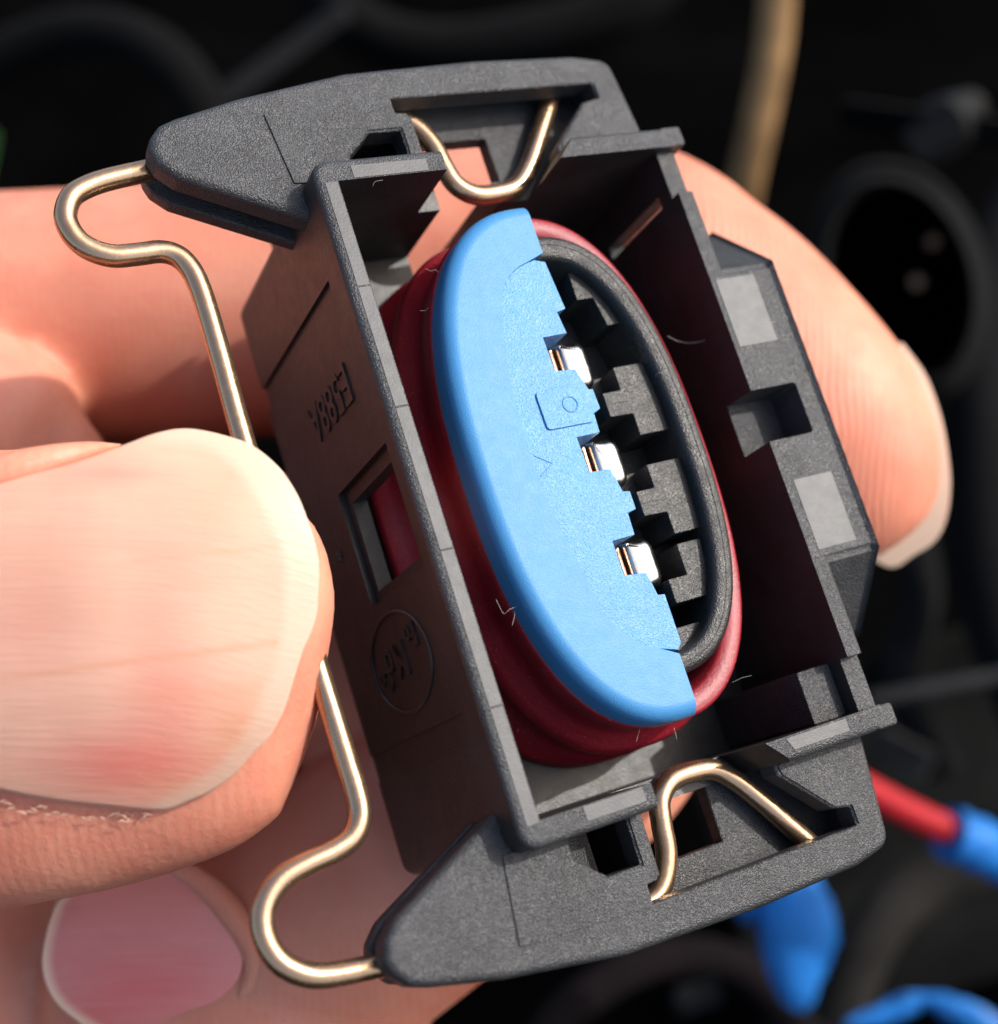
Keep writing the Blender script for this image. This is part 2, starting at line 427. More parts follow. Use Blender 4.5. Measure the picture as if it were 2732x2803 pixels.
# seal: stacked ribs of one moulded rubber sleeve
prof = [(0.25, -10.44), (2.0, -10.4), (2.1, -9.8), (1.9, -9.4), (1.3, -9.2), (1.05, -8.95), (0.7, -8.6), (0.3, -8.1), (0.3, -7.4), (0.6, -7.0), (0.9, -6.6), (0.95, -6.1), (0.7, -5.5), (0.15, -5.1), (0.0, -4.5), (0.05, -3.9), (0.22, -3.3), (0.28, -2.6), (0.27, -2.2), (0.2, -2.04), (0.05, -1.97), (-0.8, -1.98), (-0.95, -2.2), (-1.1, -3.2), (-1.15, -9.5)]
bm = bmesh.new()
loft(bm, [[V(x, y, w) for x, y in [(x if x < CV else CV + (x - CV) * 0.974, y) for x, y in superell(CV, CU, 7.25 + o, 13.95 + min(o, 1.05), 2.45, 128)]] for o, w in prof], cap=True)
seal = obj('rubber_seal', bm, M_red, conn, ang=70)
# black ring
core = bmesh.new()
ro = superell(CV, 16.25, 6.36, 12.25, 2.5, 128); ri = superell(CV, 16.4, 5.0, 10.95, 2.5, 128)
L = []
for off, w in ((0, -9.5), (0, -1.05), (-0.06, -0.8), (-0.22, -0.62), (-0.40, -0.55)):
    L.append([V(x, y, w) for x, y in (inset(ro, -off) if off else ro)])
for off, w in ((0.28, -0.58), (0.1, -0.7), (0.02, -0.95), (0, -1.3), (0, -6.0)):
    L.append([V(x, y, w) for x, y in (inset(ri, -off) if off else ri)])
loft(core, L, cap=True)
ring = obj('core_ring', core, M_core, conn, ang=50)
# thin parting ridge on the ring
bm = bmesh.new(); mid = superell(CV, 16.3, 5.75, 11.68, 2.5, 128)
tube(bm, [V(x, y, -0.56) for x, y in mid[-32:] + mid[:33]], 0.035 * MM, 6)
obj('parting_ridge', bm, M_core, ring, ang=60)

# contact carrier blocks inside the ring
def block(poly, wf, depth=3.2, r=0.08, name='contact_block'):
    return obj(name, slab(round_poly(poly, 0.06, 2), wf - depth, wf, r=r * 0.6, seg=2), M_core, conn)
BW = -1.45
def B(*pts): return [A(x, y, BW) for x, y in pts]
obj('core_floor', slab(superell(CV, 16.4, 5.15, 11.1, 2.5, 64), -6.4, -4.6), M_core, conn)
for cu in (13.65, 19.25):
    block([(12.75, cu - 1.0), (12.75, cu - 1.85), (14.85, cu - 1.85), (14.85, cu + 2.1), (13.0, cu + 2.1), (13.0, cu + 0.85), (11.6, cu + 0.8), (11.6, cu - 0.55), (12.75, cu - 0.55)], BW, 3.1)
    bm = bmesh.new(); tube(bm, [V(11.55, cu + 0.12, BW + 0.0), V(12.9, cu + 0.12, BW + 0.0)], 0.03 * MM, 6)
    obj('parting_ridge', bm, M_core, ring)
    obj('contact_block', slab(rect(11.2, 13.1, cu - 1.9, cu - 0.6), -4.5, -3.2), M_core, conn)
block([(12.0, 6.1), (13.9, 6.1), (14.5, 9.4), (13.3, 9.4), (13.0, 7.7), (12.0, 7.7)], BW, 3.1)
block([(11.9, 5.2), (10.8, 5.2), (10.8, 4.3), (12.1, 4.3)], BW - 0.5, 3.1)
block([(12.9, 21.9), (14.4, 21.9), (14.0, 24.9), (11.7, 24.9), (11.7, 23.6), (12.9, 23.6)], BW, 3.1)
block([(11.0, 26.1), (13.2, 26.1), (12.6, 27.6), (11.0, 27.6)], BW - 0.2, 3.1)

# terminals: three bent tinned springs
for cu in (11.15, 16.75, 22.4):
    bm = bmesh.new()
    poly = round_poly([(10.1, cu - 1.35, 0.1), (11.95, cu - 1.45, 0.8), (11.95, cu + 1.4, 0.8), (10.1, cu + 1.3, 0.1)], 0.3, 6)
    slab(poly, -5.2, -1.9, r=0.62, seg=6, bm=bm, wt=[1.0 if p[0] > 10.4 else 0.4 for p in poly])
    t = obj('terminal', bm, M_tin, conn, ang=70)
    bm = bmesh.new()
    slab(round_poly([(9.55, cu - 1.15), (9.95, cu - 1.3), (9.95, cu + 1.2), (9.55, cu + 1.1)], 0.12, 3), -5.2, -2.1, r=0.2, seg=3, bm=bm)
    obj('terminal_edge', bm, metal('copper_edge', (0.7, 0.38, 0.24), 0.3, (0.6, 0.35, 0.24)) if 'copper_edge' not in bpy.data.materials else bpy.data.materials['copper_edge'], t)

# blue insert: stepped inner plate + raised outer crescent
right_path = [(9.55, 5.55), (10.15, 5.75), (10.4, 8.5), (9.85, 8.62), (10.0, 9.85), (8.55, 9.88), (8.6, 11.78), (9.8, 11.86), (10.15, 13.06), (10.4, 13.1), (10.45, 14.2), (10.0, 14.4), (9.95, 15.45), (8.57, 15.47), (8.6, 17.39),
              (9.85, 17.45), (10.12, 18.75), (10.52, 18.81), (10.52, 19.8), (10.0, 19.9), (9.95, 21.08), (8.6, 21.13), (8.6, 22.96), (9.9, 23.1), (10.1, 24.34), (10.5, 24.4), (10.5, 26.95), (10.2, 27.28)]
inner_curve_px = [(1460, 712), (1425, 728), (1392, 757), (1375, 800), (1375, 880), (1382, 950), (1398, 1060), (1430, 1170), (1458, 1270), (1500, 1380), (1540, 1460), (1610, 1600), (1650, 1680), (1710, 1735), (1770, 1770), (1850, 1782)]
curve = [tuple(p) for p in catmull([A(x, y, -0.3) for x, y in inner_curve_px], 4)]
blue = bmesh.new()
shell = [p for p in superell(CV, CU, 7.45, 14.15, 2.4, 200, PI / 2, 3 * PI / 2)]
shell = [p for p in shell if p[0] <= 10.1]
shell = [(10.12, CU + 14.15)] + shell + [(10.12, CU - 14.15)]
# full-height body below the steps
body = slab(superell(CV, CU, 7.45, 14.15, 2.4, 160), -2.3, -0.18, r=0.8, seg=8)
cut = [(12.0, 5.35), (10.05, 5.3)] + curve[2:-2:2] + [(10.15, 27.5), (12.0, 27.6)]
blue = boolean(body, [('DIFFERENCE', slab(rect(10.12, 20, -1, 34), -6, 2)), ('DIFFERENCE', slab(cut, -6.2, 2.2))], 'blue')
ins = obj('blue_insert', blue, M_blue, conn, ang=30)
inner = list(reversed(right_path)) + curve[:]
inner = right_path + list(reversed(curve[3:-2:2]))
pl = slab(inner, -2.6, -0.28, r=0.04, seg=2)
plate = obj('stepped_plate', pl, M_blue2, ins, ang=40)
# raised square with a round boss, and an embossed triangle
sq = [A(x, y, -0.3) for x, y in ((1462, 1077), (1583, 1050), (1600, 1077), (1617, 1072), (1628, 1104), (1631, 1128), (1618, 1136), (1624, 1156), (1498, 1180))]
obj('square_boss', slab(round_poly(sq, 0.25, 3), -0.35, -0.16, r=0.04, seg=2), M_blue2, plate)
cc = A(1559, 1108, -0.25)
bm = bmesh.new()
tube(bm, [V(cc[0] + 0.42 * math.cos(t), cc[1] + 0.42 * math.sin(t), -0.165) for t in np.linspace(0, 2 * PI, 33)], 0.05 * MM, 8, cap=False)
obj('ring_mark', bm, M_blue2, plate, ang=70)
tri = [A(x, y, -0.3) for x, y in ((1460, 1247), (1511, 1268), (1480, 1304))]
bm = bmesh.new()
for i in range(3):
    a_, c_ = tri[i], tri[(i + 1) % 3]
    if i < 2: tube(bm, [V(*a_, -0.275), V(*c_, -0.275)], 0.035 * MM, 6)
obj('triangle_mark', bm, M_blue2, plate)

# ---- raised writing on the left wall
def text_on_wall(txt, v, u, w, size, parent, mat, ext=0.12, spacing=1.0, sx=1.0):
    cu = bpy.data.curves.new('txt', 'FONT'); cu.body = txt; cu.size = size; cu.extrude = ext; cu.align_x = 'LEFT'; cu.offset = 0.03; cu.space_character = spacing; cu.resolution_u = 3
    o = bpy.data.objects.new('txt', cu); COL.objects.link(o)
    dg = bpy.context.evaluated_depsgraph_get(); dg.update()
    me = bpy.data.meshes.new_from_object(o.evaluated_get(dg))
    bpy.data.objects.remove(o)
    for vt in me.vertices:       # reading direction runs to the rear (-w), letters' top points down (+u)
        x, y, z = vt.co; vt.co = V(v - z, u + y, w - x * sx)
    me.materials.append(mat)
    ob = bpy.data.objects.new('raised_lettering', me); COL.objects.link(ob); ob.parent = parent
    return ob
text_on_wall('E588A', -1.2, 8.35, -3.3, 2.9, housing, M_side, spacing=0.98, sx=0.98)
logo = bmesh.new()
tube(logo, [V(-1.22, 23.4 + 2.6 * math.sin(t), -8.1 + 4.4 * math.cos(t)) for t in np.linspace(0, 2 * PI, 65)], 0.12 * MM, 8, cap=False)
lg = obj('oval_emblem', logo, M_side, housing, ang=70)
for tx, u_, w_, s_ in (('Fo', 21.9, -4.7, 1.7), ('Mo', 22.4, -6.9, 2.6), ('Co', 23.3, -9.8, 1.7)):
    text_on_wall(tx, -1.2, u_, w_, s_, lg, M_side)
bm = bmesh.new(); c0 = on_plane(932, 1522, 'v', -1.2)
for k in range(5):
    a_ = k * 1.3; tube(bm, [V(-1.2, c0[1] + 0.35 * math.sin(a_), c0[2] + 0.35 * math.cos(a_)), V(-1.27, c0[1] - 0.3 * math.sin(a_ + 0.5), c0[2] - 0.3 * math.cos(a_ + 0.5))], 0.09 * MM, 6)
obj('small_mark', bm, M_smooth, housing)

# ---- lint fibres clinging to the seal and core
m, nt, b = new_mat('lint'); b.inputs['Base Color'].default_value = (0.36, 0.33, 0.31, 1); b.inputs['Roughness'].default_value = 0.8; M_lint = m
def fibre(pts, w, r=0.008):
    bm = bmesh.new(); pp = [V(*A(x, y, w + dw), w + dw) for x, y, dw in pts]
    tube(bm, [Vector(p) for p in catmull(pp, 5)], r * MM, 5); return obj('lint_fibre', bm, M_lint, conn, ang=80)
fibre([(1358, 1640, 0), (1368, 1662, .2), (1380, 1680, .1), (1395, 1668, .3), (1412, 1662, .2)], -1.4)
fibre([(1410, 1672, 0), (1408, 1690, .2), (1402, 1712, .2)], -1.4)
fibre([(1822, 642 + 1220, 0), (2010, 1868, .1), (2040, 1850, .5), (2058, 1848, .6)], -1.8) if False else fibre([(2005, 1868, 0), (2030, 1856, .3), (2058, 1849, .6)], -1.8)
fibre([(1753, 1988, 0), (1748, 2008, .1), (1742, 2030, .2)], -2.2)
fibre([(1845, 1992, 0), (1850, 2010, .2), (1853, 2024, .2)], -2.0)
fibre([(1165, 735, 0), (1180, 742, .2), (1190, 738, .3), (1200, 745, .4)], -1.8)
fibre([(1150, 850, 0), (1165, 850, .2), (1172, 842, .4)], -1.6)
fibre([(1828, 920, 0), (1862, 936, .1), (1900, 938, .2), (1935, 930, .2)], -2.6, 0.012)
fibre([(1795, 1030, 0), (1802, 1020, .4), (1812, 1022, .5)], -0.7)
fibre([(1020, 510, 0), (1027, 497, .2), (1048, 493, .3)], -0.3)

# ================================================================== THE HAND
m, nt, b = new_mat('skin'); v = coords(nt)
c = ramp(nt, noise(nt, v, 0.11, 3, 0.55), [(0.3, (0.47, 0.160, 0.098)), (0.5, (0.54, 0.205, 0.130)), (0.7, (0.57, 0.245, 0.158))])
mot = noise(nt, v, 0.7, 4, 0.6)
c = mixc(nt, mapr(nt, mot, 0.45, 0.75, 0, 0.55), c, (0.54, 0.165, 0.11))
c = mixc(nt, mapr(nt, noise(nt, v, 1.9, 4, 0.6), 0.55, 0.75, 0, 0.4), c, (0.57, 0.26, 0.165))
nt.links.new(c, b.inputs['Base Color'])
nt.links.new(mapr(nt, noise(nt, v, 1.2, 4), 0.3, 0.7, 0.42, 0.6), b.inputs['Roughness'])
b.inputs['Specular IOR Level'].default_value = 0.4
b.inputs['Subsurface Weight'].default_value = 0.45; b.inputs['Subsurface Radius'].default_value = (1, 0.32, 0.18)
b.inputs['Subsurface Scale'].default_value = 0.003
wv = nt.nodes.new('ShaderNodeTexWave'); wv.wave_type = 'BANDS'; wv.bands_direction = 'X'
wv.inputs['Scale'].default_value = 0.56; wv.inputs['Distortion'].default_value = 9.0; wv.inputs['Detail'].default_value = 2; wv.inputs['Detail Scale'].default_value = 0.25
nt.links.new(v, wv.inputs['Vector'])
sx_ = nt.nodes.new('ShaderNodeSeparateXYZ'); nt.links.new(v, sx_.inputs[0])
mask = mapr(nt, sx_.outputs[0], 76, 84, 0.12, 1.0)
mm = nt.nodes.new('ShaderNodeMath'); mm.operation = 'MULTIPLY'; nt.links.new(wv.outputs['Fac'], mm.inputs[0]); nt.links.new(mask, mm.inputs[1])
p1 = bump(nt, b, mm.outputs[0], 0.75, 0.00009)
cre = nt.nodes.new('ShaderNodeTexVoronoi'); cre.feature = 'DISTANCE_TO_EDGE'; cre.inputs['Scale'].default_value = 0.9; cre.inputs['Randomness'].default_value = 1
nt.links.new(v, cre.inputs['Vector'])
p1 = bump(nt, b, mapr(nt, cre.outputs['Distance'], 0.0, 0.12, 0, 1), 0.10, 0.00004, p1)
bump(nt, b, noise(nt, v, 2.6, 5, 0.65), 0.5, 0.00012, p1)
M_skin = m

HAND_O = PX(-900, 1500, 95)
def digit(bm, st, seg=40):
    """st: (px, py, z, half height in px, half depth mm) along a digit; elliptical sections in camera space"""
    rows = catmull([list(s) for s in st], 7)
    f = FPX / 2732 * 1904
    cen = [np.array([(r[0] - 952) / f * r[2], (r[1] - 976.5) / f * r[2], r[2]]) for r in rows]
    loops = []
    for i, r in enumerate(rows):
        t = cen[min(i + 1, len(rows) - 1)] - cen[max(i - 1, 0)]; t /= np.linalg.norm(t)
        zax = np.array([0, 0, 1.0]); zax = zax - t * zax.dot(t); zax /= np.linalg.norm(zax)
        side = np.cross(t, zax)
        rh = max(0.05, r[3] / f * r[2]); rd = max(0.05, r[4])
        loops.append([C2W(cen[i] + side * rh * math.cos(2 * PI * k / seg) + zax * rd * math.sin(2 * PI * k / seg)) - HAND_O for k in range(seg)])
    loft(bm, loops)
hand = bmesh.new()
# thumb
digit(hand, [(-900, 1380, 84, 620, 14), (-600, 1340, 78, 520, 10.5), (-300, 1310, 73, 465, 8.2), (0, 1292, 70.0, 438, 5.4), (200, 1268, 69.6, 422, 5.0), (330, 1250, 69.2, 398, 4.6), (420, 1232, 68.9, 365, 4.1),
             (490, 1218, 68.6, 325, 3.5), (545, 1212, 68.5, 280, 2.9), (585, 1211, 68.45, 228, 2.5), (610, 1212, 68.4, 172, 2.1), (624, 1213, 68.4, 112, 1.5), (631, 1214, 68.4, 50, 0.8)])
# index finger running behind the connector to the right
digit(hand, [(-900, 700, 100, 330, 11), (-500, 650, 103, 262, 9.5), (0, 618, 105, 248, 9.4), (300, 600, 105, 246, 9.4), (600, 580, 105, 252, 9.4), (850, 560, 105, 285, 9.6), (1150, 540, 104, 275, 9.4), (1300, 610, 102, 258, 9.0), (1400, 690, 102, 252, 8.9),
             (1520, 820, 102, 246, 8.6), (1582, 892, 102, 222, 8.0), (1629, 946, 102, 196, 7.2), (1667, 989, 102, 157, 6.0), (1693, 1019, 102, 108, 4.5), (1704, 1033, 102, 48, 2.0)])
digit(hand, [(-900, 1150, 98, 420, 12), (-500, 1120, 96, 380, 11), (-220, 960, 93, 350, 10), (-30, 985, 93, 345, 9), (80, 1010, 93, 275, 7), (150, 1020, 93, 200, 5), (200, 1030, 93, 110, 3), (215, 1035, 93, 40, 1)])
# middle and ring fingers behind, lower down
digit(hand, [(-900, 1200, 100, 330, 11), (-500, 1150, 97, 270, 10), (0, 1130, 96, 270, 9.5), (400, 1150, 97, 265, 9.5), (700, 1190, 98, 260, 9.5), (950, 1130, 99, 240, 9), (1120, 1060, 99, 190, 7), (1190, 1030, 99, 90, 4)])
digit(hand, [(-500, 2500, 106, 300, 10), (-100, 2250, 100, 290, 10), (250, 2020, 98, 285, 9.5), (670, 1725, 93, 262, 9.5), (950, 1510, 94, 255, 9.5), (1120, 1375, 97, 240, 9), (1230, 1290, 99, 180, 7), (1280, 1250, 100, 80, 3)])
# curled finger whose nail faces the camera
digit(hand, [(720, 2330, 97, 210, 8), (660, 2140, 94, 215, 8.5), (560, 2000, 92, 240, 8.6), (420, 1910, 91.5, 250, 7.5), (280, 1900, 91.5, 232, 6.6), (180, 1900, 91.5, 200, 5.2), (120, 1900, 91.5, 150, 3.8), (92, 1900, 91.5, 70, 2)])
digit(hand, [(-900, 1900, 95, 400, 12), (-500, 1850, 93, 330, 10), (-250, 1850, 95, 330, 10), (0, 1870, 99, 340, 10), (200, 1880, 101, 300, 9), (350, 1880, 102, 150, 4)])
# palm, off the left edge of the picture, that joins them
digit(hand, [(-1050, 300, 100, 500, 12), (-1050, 700, 100, 620, 16), (-1050, 1300, 98, 700, 19), (-1050, 1900, 98, 620, 16), (-900, 2500, 100, 500, 12), (-600, 2900, 100, 300, 8)])
bmesh.ops.recalc_face_normals(hand, faces=hand.faces)
bmesh.ops.scale(hand, verts=hand.verts, vec=(100, 100, 100))
me = mesh_from(hand, 'tmp'); to = bpy.data.objects.new('tmp', me); COL.objects.link(to)
rm = to.modifiers.new('r', 'REMESH'); rm.mode = 'VOXEL'; rm.voxel_size = 0.055; rm.use_smooth_shade = True
sm = to.modifiers.new('s', 'SMOOTH'); sm.factor = 0.5; sm.iterations = 6
dg = bpy.context.evaluated_depsgraph_get(); dg.update()
hm = bpy.data.meshes.new_from_object(to.evaluated_get(dg)); bpy.data.objects.remove(to); bpy.data.meshes.remove(me)
hm.transform(Matrix.Scale(0.01, 4)); hm.name = 'hand'
for p in hm.polygons: p.use_smooth = True
hm.materials.clear(); hm.materials.append(M_skin)
hando = bpy.data.objects.new('hand', hm); COL.objects.link(hando); hando.location = HAND_O
tag(hando, 'bare hand pinching the connector, big thumb nail in front and index finger behind', 'hand')
print('hand verts', len(hm.vertices))
hb_ = bmesh.new(); hb_.from_mesh(hm); BV = BVHTree.FromBMesh(hb_); hb_.free()

def nail_mat(name, bed, edge, pale_streak):
    m, nt, b = new_mat(name); v = coords(nt)
    a2 = nt.nodes.new('ShaderNodeAttribute'); a2.attribute_name = 'bed'; a3 = nt.nodes.new('ShaderNodeAttribute'); a3.attribute_name = 'streak'
    at = nt.nodes.new('ShaderNodeAttribute'); at.attribute_name = 'free'
    c = ramp(nt, noise(nt, v, 0.16, 3, 0.5), [(0.35, tuple(x * 0.86 for x in bed)), (0.65, bed)])
    mp = nt.nodes.new('ShaderNodeMapping'); nt.links.new(v, mp.inputs['Vector'])
    mp.inputs['Scale'].default_value = (0.12, 2.0, 0.6)
    st = noise(nt, mp.outputs[0], 1.6, 4, 0.6)
    c = mixc(nt, a2.outputs['Fac'], c, (bed[0] * 0.93, bed[1] * 0.48, bed[2] * 0.52))
    c = mixc(nt, a3.outputs['Fac'], c, (bed[0] * 0.85, bed[1] * 0.68, bed[2] * 0.55))
    c = mixc(nt, mapr(nt, st, 0.45, 0.7, 0, 0.16), c, pale_streak)  # paler streaks of the nail's own colour along its length
    c = mixc(nt, at.outputs['Fac'], c, edge)
    nt.links.new(c, b.inputs['Base Color']); b.inputs['Roughness'].default_value = 0.28
    b.inputs['Subsurface Weight'].default_value = 0.3; b.inputs['Subsurface Radius'].default_value = (1, 0.5, 0.35); b.inputs['Subsurface Scale'].default_value = 0.0012
    bump(nt, b, noise(nt, mp.outputs[0], 3.2, 3, 0.6), 0.5, 0.00006)
    return m
M_nail = nail_mat('thumb_nail', (0.60, 0.335, 0.235), (0.50, 0.39, 0.29), (0.60, 0.385, 0.285))
M_nail2 = nail_mat('finger_nail', (0.58, 0.20, 0.175), (0.8, 0.60, 0.42), (0.64, 0.30, 0.25))

def nail(outline, inner, zfun, mat, name='nail', thick=0.35, rings=60, beds=None, streaks=None, spots=()):
    """outline px (closed), inner: list of px where the pale free edge begins (distance test), zfun(px,py)->z mm"""
    o = [tuple(p) for p in catmull(outline + outline[:1], 6)][:-1]
    n = len(o); cx = sum(p[0] for p in o) / n; cy = sum(p[1] for p in o) / n
    bm = bmesh.new(); lay = bm.verts.layers.float.new('free'); lb = bm.verts.layers.float.new('bed'); ls = bm.verts.layers.float.new('streak')
    def paint(vt, x, y):
        vt[lay] = fr(x, y)
        if beds: vt[lb] = min(1.0, sum(k_ * math.exp(-((x - bx) / sx) ** 2 - ((y - by) / sy) ** 2) for bx, by, sx, sy, k_ in beds))
        if streaks: vt[ls] = min(1.0, sum(k_ * math.exp(-((y - (y0 + (x - x0) / (x1 - x0) * (y1 - y0))) / wd) ** 2) * (1 if x0 < x < x1 else 0) for x0, y0, x1, y1, wd, k_ in streaks) + sum(k_ * math.exp(-((x - bx) / sx) ** 2 - ((y - by) / sy) ** 2) for bx, by, sx, sy, k_ in spots))
    inn = [np.array(p, float) for p in catmull(inner, 6)] if inner else None
    ctr = np.array([cx, cy])
    def fr(x, y):
        if inn is None: return 0.0
        p = np.array([x, y]); d = min(inn, key=lambda q: (q - p) @ (q - p))
        s = np.linalg.norm(p - ctr) - np.linalg.norm(d - ctr)
        near = np.linalg.norm(p - d)
        return float(min(1, max(0, (s + 8) / 22))) * fadef(x, y) if near < 140 else 0.0
    fadef = (lambda x, y: max(0.0, min(0.75, (x - 270) / 60)) * (0.6 if y > 1420 else 1.0 - 0.4 * max(0.0, (y - 1250) / 170))) if zfun is thumb_z else (lambda x, y: 0.8)
    loops = []
    for k in range(rings + 1):
        f_ = (k / rings) ** 0.9
        loops.append([(cx + (p[0] - cx) * f_, cy + (p[1] - cy) * f_) for p in o] if k else None)
    cvert = bm.verts.new(PX(cx, cy, zfun(cx, cy)) - HAND_O); prev = None
    paint(cvert, cx, cy)
    for L_ in loops[1:]:
        cur = []
        for x, y in L_:
            vt = bm.verts.new(PX(x, y, zfun(x, y)) - HAND_O); paint(vt, x, y); cur.append(vt)
        for j in range(n):
            if prev is None: bm.faces.new((cvert, cur[j], cur[(j + 1) % n]))
            else: bm.faces.new((prev[j], cur[j], cur[(j + 1) % n], prev[(j + 1) % n]))
        prev = cur
    # thickness
    for dz in (0.15, 0.4):
        cur = []
        for x, y in loops[-1]:
            k_ = 1 + (-0.004 if dz > 0.2 else 0.002)
            vt = bm.verts.new(PX(cx + (x - cx) * k_, cy + (y - cy) * k_, zfun(x, y) + dz * thick / 0.4) - HAND_O); paint(vt, x, y); cur.append(vt)
        for j in range(n): bm.faces.new((prev[j], cur[j], cur[(j + 1) % n], prev[(j + 1) % n]))
        prev = cur
    bm.faces.new(prev)
    return obj(name, bm, mat, hando, ang=60)
def thumb_z(x, y):
    t = (y - 1175 - 0.03 * (300 - x)) / 400.0
    base = 62.7 + 2.3 * max(0.0, (x - 120) / 480.0) ** 2 + 0.0004 * max(0, -x)
    return base + 2.9 * abs(t) ** 2.3
tn = [(-300, 1230), (-290, 1060), (-150, 960), (0, 922), (73, 902), (146, 882), (234, 850), (300, 826), (362, 818), (439, 834), (487, 854), (531, 891), (556, 925), (575, 961), (597, 1023), (606, 1060), (608, 1096), (606, 1135), (604, 1169), (593, 1206), (578, 1239), (560, 1296), (542, 1352), (512, 1407), (480, 1440), (443, 1480), (400, 1510), (357, 1529), (309, 1545), (214, 1538), (95, 1524), (0, 1505), (-150, 1460), (-270, 1380)]
nail([tuple(p) for p in tn], [(330, 846), (403, 858), (465, 915), (509, 986), (531, 1030), (540, 1080), (540, 1133), (538, 1206), (518, 1280), (490, 1345), (462, 1395), (425, 1445), (390, 1475), (345, 1502), (290, 1524)], thumb_z, M_nail, beds=[(250, 1460, 170, 70, 0.95), (330, 1340, 90, 70, 0.4), (60, 1180, 90, 130, 0.25), (300, 1180, 60, 200, 0.22), (230, 905, 90, 25, 0.4)],
     spots=[(450, 1390, 55, 70, 0.7), (430, 960, 80, 80, 0.25), (330, 1500, 60, 25, 0.5)],
     streaks=[(-200, 1322, 530, 1225, 7, 0.5), (250, 1070, 560, 1040, 5, 0.3), (20, 1360, 500, 1310, 14, 0.2)])
def ring_z(x, y):
    return 84.0 + ((x - 285) / 230) ** 2 * 0.9 + ((y - 1850) / 200) ** 2 * 1.6
nail([(109, 1719), (167, 1686), (238, 1663), (295, 1660), (357, 1681), (409, 1729), (450, 1781), (463, 1828), (450, 1873), (405, 1914), (350, 1950), (280, 1990), (200, 1985), (157, 1954), (105, 1909), (81, 1847), (90, 1776)],
     [(122, 1725), (104, 1780), (97, 1845), (118, 1900), (165, 1940), (215, 1972)], ring_z, M_nail2, beds=[(270, 1880, 150, 70, 0.75), (180, 1950, 60, 50, 0.4)], spots=[(330, 1720, 90, 45, 0.5), (420, 1850, 40, 60, 0.6)])
def idx_z(x, y): return 101.5 + ((y - 880) / 250) ** 2 * 2
nail([(1722, 655), (1765, 715), (1792, 785), (1806, 850), (1813, 920), (1806, 985), (1785, 1030), (1745, 1058), (1690, 1080), (1600, 1000), (1560, 880), (1600, 740), (1660, 670)],
     [(1700, 700), (1720, 760), (1735, 850), (1735, 950), (1700, 1020)], idx_z, M_nail, thick=0.6)
bm = bmesh.new()
fold = [(250, 1648, 0.1), (310, 1650, 0.5), (372, 1676, 0.75), (432, 1732, 0.9), (474, 1790, 0.9), (486, 1835, 0.8), (470, 1885, 0.6), (420, 1930, 0.2)]
cp = catmull([list(f_) for f_ in fold], 6)
tube(bm, [PX(p[0], p[1], ring_z(p[0], p[1]) + 0.35) - HAND_O for p in cp], [float(p[2]) * 0.95 * MM for p in cp], 18)
obj('nail_fold', bm, M_skin, hando, ang=80)
# nail fold flap of skin at the upper side of the thumb nail, ragged cuticle below
bm = bmesh.new()
fold = [(-300, 1010, 62.6), (-150, 950, 62.6), (0, 905, 62.9), (100, 878, 63.6), (170, 858, 64.6), (230, 846, 65.8)]
rr = [0.9, 1.15, 1.3, 1.1, 0.7, 0.25]
rr = [0.8, 1.0, 1.0, 0.8, 0.45, 0.04]
cp = catmull([list(f_) + [r_] for f_, r_ in zip(fold, rr)], 6)
tube(bm, [PX(p[0], p[1] + 2, p[2] + 1.75) - HAND_O for p in cp], [float(p[3]) * 1.0 * MM for p in cp], 20)
obj('nail_fold', bm, M_skin, hando, ang=80)
bm = bmesh.new()
fold = [(-300, 1455, 64.2, 0.7), (-150, 1500, 64.5, 0.6), (0, 1538, 65.0, 0.5), (110, 1552, 65.2, 0.45), (220, 1562, 65.5, 0.3), (300, 1562, 65.9, 0.05)]
cp = catmull([list(f_) for f_ in fold], 6)
bm.free()
m, nt, b = new_mat('dry_cuticle'); b.inputs['Base Color'].default_value = (0.50, 0.28, 0.21, 1); b.inputs['Roughness'].default_value = 0.9; b.inputs['Specular IOR Level'].default_value = 0.1
b.inputs['Subsurface Weight'].default_value = 0.3; b.inputs['Subsurface Scale'].default_value = 0.001; M_cut = m
bm = bmesh.new()
for k in range(60):
    t = random.random(); i = t * (len(cp) - 1); p = cp[int(i)]
    x = p[0] + random.uniform(-9, 9); y = p[1] - 2 + random.uniform(-8, 10); z = p[2] - 0.05 + random.uniform(-0.12, 0.1)
    a_ = random.uniform(-0.5, 0.9); l = random.uniform(0.08, 0.3)
    q = PX(x, y, z) - HAND_O; d = Vector((math.cos(a_), math.sin(a_) * 0.7, math.sin(a_) * 0.7)) * l * MM
    tube(bm, [q - d, q + Vector((0, 0, 0.0001)), q + d], [0.02 * MM, random.uniform(0.02, 0.05) * MM, 0.008 * MM], 6)
o = obj('cuticle_flakes', bm, M_cut, hando, ang=80); o['kind'] = 'stuff'

# ================================================================== BACKGROUND (engine bay, far out of focus)
def simple(name, col, rough=0.6, metal_=0.0, sc=0.05, var=0.4):
    m, nt, b = new_mat(name); v = coords(nt)
    c = ramp(nt, noise(nt, v, sc, 4, 0.6), [(0.35, tuple(x * (1 - var) for x in col)), (0.65, tuple(x * (1 + var) for x in col))])
    nt.links.new(c, b.inputs['Base Color']); b.inputs['Roughness'].default_value = rough; b.inputs['Metallic'].default_value = metal_; b.inputs['Specular IOR Level'].default_value = 0.1
    return m
M_ground = simple('shade_dark_floor', (0.0012, 0.0012, 0.0012), 0.95, sc=0.01); M_ground.node_tree.nodes['Principled BSDF'].inputs['Specular IOR Level'].default_value = 0.0  # near-black base colour stands in for the shade of the engine bay
bm = bmesh.new()
for x, y in ((-20, -20), (20, -20), (20, 20), (-20, 20)): bm.verts.new((x, y, 0))
bm.faces.new(bm.verts)
